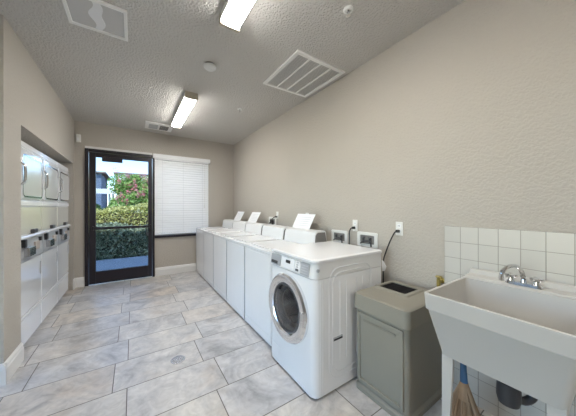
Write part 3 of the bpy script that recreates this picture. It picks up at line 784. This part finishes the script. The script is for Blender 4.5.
# ---------------- outside ----------------
struct('ground', bx(BM(), -60, 60, YF+T, 90, -.35, -.12), 'soil')
struct('path', bx(BM(), -14, 14, YF+T, 7.55, -.12, -.05), 'concrete', label='shaded concrete walk outside the door', cat='path')
def leaves(b, n, fn, s0, s1, rnd):
    for _ in range(n):
        p = Vector(fn(rnd)); s = rnd.uniform(s0, s1)
        u = Vector((rnd.gauss(0, 1), rnd.gauss(0, 1), rnd.gauss(0, 1))).normalized(); v = u.orthogonal().normalized()
        v = (Matrix.Rotation(rnd.uniform(0, 6.28), 3, u) @ v); ww = u.cross(v)
        q = [p+v*s, p+ww*s*.45, p-v*s, p-ww*s*.45]
        b.faces.new([b.verts.new(x) for x in q])
def hedge(name, x0, x1, y0, y1, h, n, s, m, label, hvar=.06, seed=1):
    t = thing(name, label, 'hedge', ((x0+x1)/2, y0, -.12)); rnd = random.Random(seed); X = (x1-x0)/2
    def top(x): return h+hvar*math.sin(x*3.1+seed)+hvar*.6*math.sin(x*7.3)
    def fn(r):
        x = r.uniform(-X, X); q = r.random()
        if q < .45: return (x, r.gauss(0, .03)+.02, r.uniform(0, top(x)))
        y = r.uniform(0, y1-y0); return (x, y, top(x)+r.gauss(0, .035)-.12*max(0, (.1-y))/.1)
    b = BM(); leaves(b, n, fn, s*.6, s, rnd); obj('foliage', b, m, t, smooth=False)
    b = BM(); bx(b, -X+.02, X-.02, .06, y1-y0-.03, .0, h-hvar*1.2-.06); obj('branches', b, 'soil', t)
hedge('hedge', -3.4, 2.2, 7.75, 8.9, .82, 22000, .05, 'hedge', 'low clipped green hedge beyond the walk', seed=2)
hedge('hedge', -4.2, 2.8, 9.1, 10.6, 1.36, 34000, .045, 'hedgey', 'yellow green hedge standing behind the low hedge', .08, 5)
def tree(name, x, y, h, crown, n, m, label, bloom=0, trunks=3, s=.06, seed=4, cat='tree'):
    t = thing(name, label, cat, (x, y, -.12)); rnd = random.Random(seed); rx_, ry_, rz_ = crown; cz = h-rz_
    blobs = [(rnd.uniform(-.55, .55)*rx_, rnd.uniform(-.5, .5)*ry_, cz+rnd.uniform(-.6, .65)*rz_, rnd.uniform(.3, .5)) for _ in range(14)]
    def fn(r):
        bx_, by_, bz_, q = r.choice(blobs); d = Vector((r.gauss(0, 1), r.gauss(0, 1), r.gauss(0, 1))).normalized()*(r.random()**.4)
        return (bx_+d.x*q*rx_, by_+d.y*q*ry_, bz_+d.z*q*rz_)
    b = BM(); leaves(b, n, fn, s*.6, s, rnd); obj('foliage', b, m, t, smooth=False)
    b = BM()
    for k in range(trunks):
        q = blobs[k]; tube(b, curve_pts([(.05*(k-1), 0, 0), (.05*(k-1)+q[0]*.3, q[1]*.3, h*.35), (q[0], q[1], q[2])], 4), [.045]*4+[.03]*5, 7)
    obj('trunk', b, 'bark', t)
    if bloom:
        b = BM(); cl = []
        for _ in range(70):
            p = Vector(fn(rnd)); 
            if p.z > cz-.5*rz_: cl.append(p+Vector((0, -.12, .12)))
        def fb(r):
            c = r.choice(cl); return (c.x+r.gauss(0, .045), c.y+r.gauss(0, .045), c.z+r.gauss(0, .075))
        leaves(b, bloom, fb, .018, .04, rnd); obj('blossoms', b, 'bloom', t, smooth=False, label='pink flower clusters')
tree('flowering_tree', .12, 12.2, 2.85, (1.1, .8, 1.05), 16000, 'myrtle', 'bushy green tree with pink blossoms behind the hedges', 3000, cat='tree')
tree('shrub', -1.05, 13.5, 1.65, (.7, .7, .55), 3500, 'far', 'dark green shrub left of the pink flowering tree', 0, 2, .06, 9, 'shrub')
tree('shrub', .75, 14.2, 2.1, (.8, .7, .75), 5000, 'myrtle', 'leafy green shrub low behind the pink flowering tree', 0, 2, .06, 21, 'shrub')
tree('tree', 2.9, 17, 3.6, (1.5, 1.2, 1.4), 5000, 'far', 'green tree to the right of the pink flowering tree', 0, 3, .09, 12)
tree('tree', -9.0, 26, 5.0, (2.6, 2, 2.0), 4000, 'far', 'distant green tree in front of the buildings', 0, 3, .16, 15)
def building(x0, x1, y0, y1, h, m, label, roof='roofm', win=3):
    t = thing('building', label, 'building', ((x0+x1)/2, y0, -.12)); X = (x1-x0)/2
    obj('walls', bx(BM(), -X, X, 0, y1-y0, 0, h), m, t, smooth=False)
    b = BM(); prism(b, [(-X-.4, h), (X+.4, h), (X+.4, h+.15), (-X-.4, h+.15)], -.4, y1-y0+.4, 'y'); obj('roof', b, roof, t, smooth=False)
    for k in range(win):
        xx = -X+(k+.5)*2*X/win
        obj('window', bx(BM(), xx-.5, xx+.5, -.06, .02, h*.55, h*.55+1.1), 'darkgrey', t, smooth=False)
building(-9.5, -2.75, 31, 38, 4.95, 'stuccog', 'slate grey building seen at the left through the glass door')
building(-1.6, 6.5, 36, 44, 5.6, 'stucco', 'white building behind the pink flowering tree', 'roofm', 4)
# parked car beyond the hedge
t = thing('car', 'silver parked car beyond the hedge at left', 'car', (-3.6, 17.5, -.12), 0)
b = BM(); side = [(-2.2, .35), (-2.25, .75), (-1.9, .95), (-1.2, 1.02), (-.65, 1.42), (.85, 1.45), (1.6, 1.05), (2.15, .95), (2.2, .4), (1.9, .3), (-1.9, .3)]
prism(b, side, -.85, .85, 'y'); bmesh.ops.bevel(b, geom=b.edges[:], offset=.05, segments=2, affect='EDGES'); obj('body', b, 'carw', t)
for s in (-1, 1):
    b = BM(); prism(b, [(-1.08, 1.03), (-.62, 1.36), (.8, 1.38), (1.35, 1.05)], s*.84, s*.862, 'y'); obj('side_window', b, 'dark', t, smooth=False)
    for x in (-1.4, 1.35):
        b = BM(); lathe(b, [(.18, -.1), (.33, -.1), (.33, .1), (.18, .1)], (x, s*.78, .33), 'y', 24); obj('wheel', b, 'dark', t)

# carport over the car
t = thing('carport', 'low pale carport roof beyond the hedge at the left of the door glass', 'carport', (-3.7, 16.4, -.12))
b = BM(); prism(b, [(-.3, 2.15), (3.2, 2.38), (3.2, 2.52), (-.3, 2.42)], -3.0, 2.85, 'x'); obj('roof', b, 'stucco', t, smooth=False)
for x in (-2.7, 2.6):
    for y in (.05, 2.9):
        obj('post', bx(BM(), x-.05, x+.05, y-.05, y+.05, 0, 2.17 if y < 1 else 2.36), 'carw', t, smooth=False)
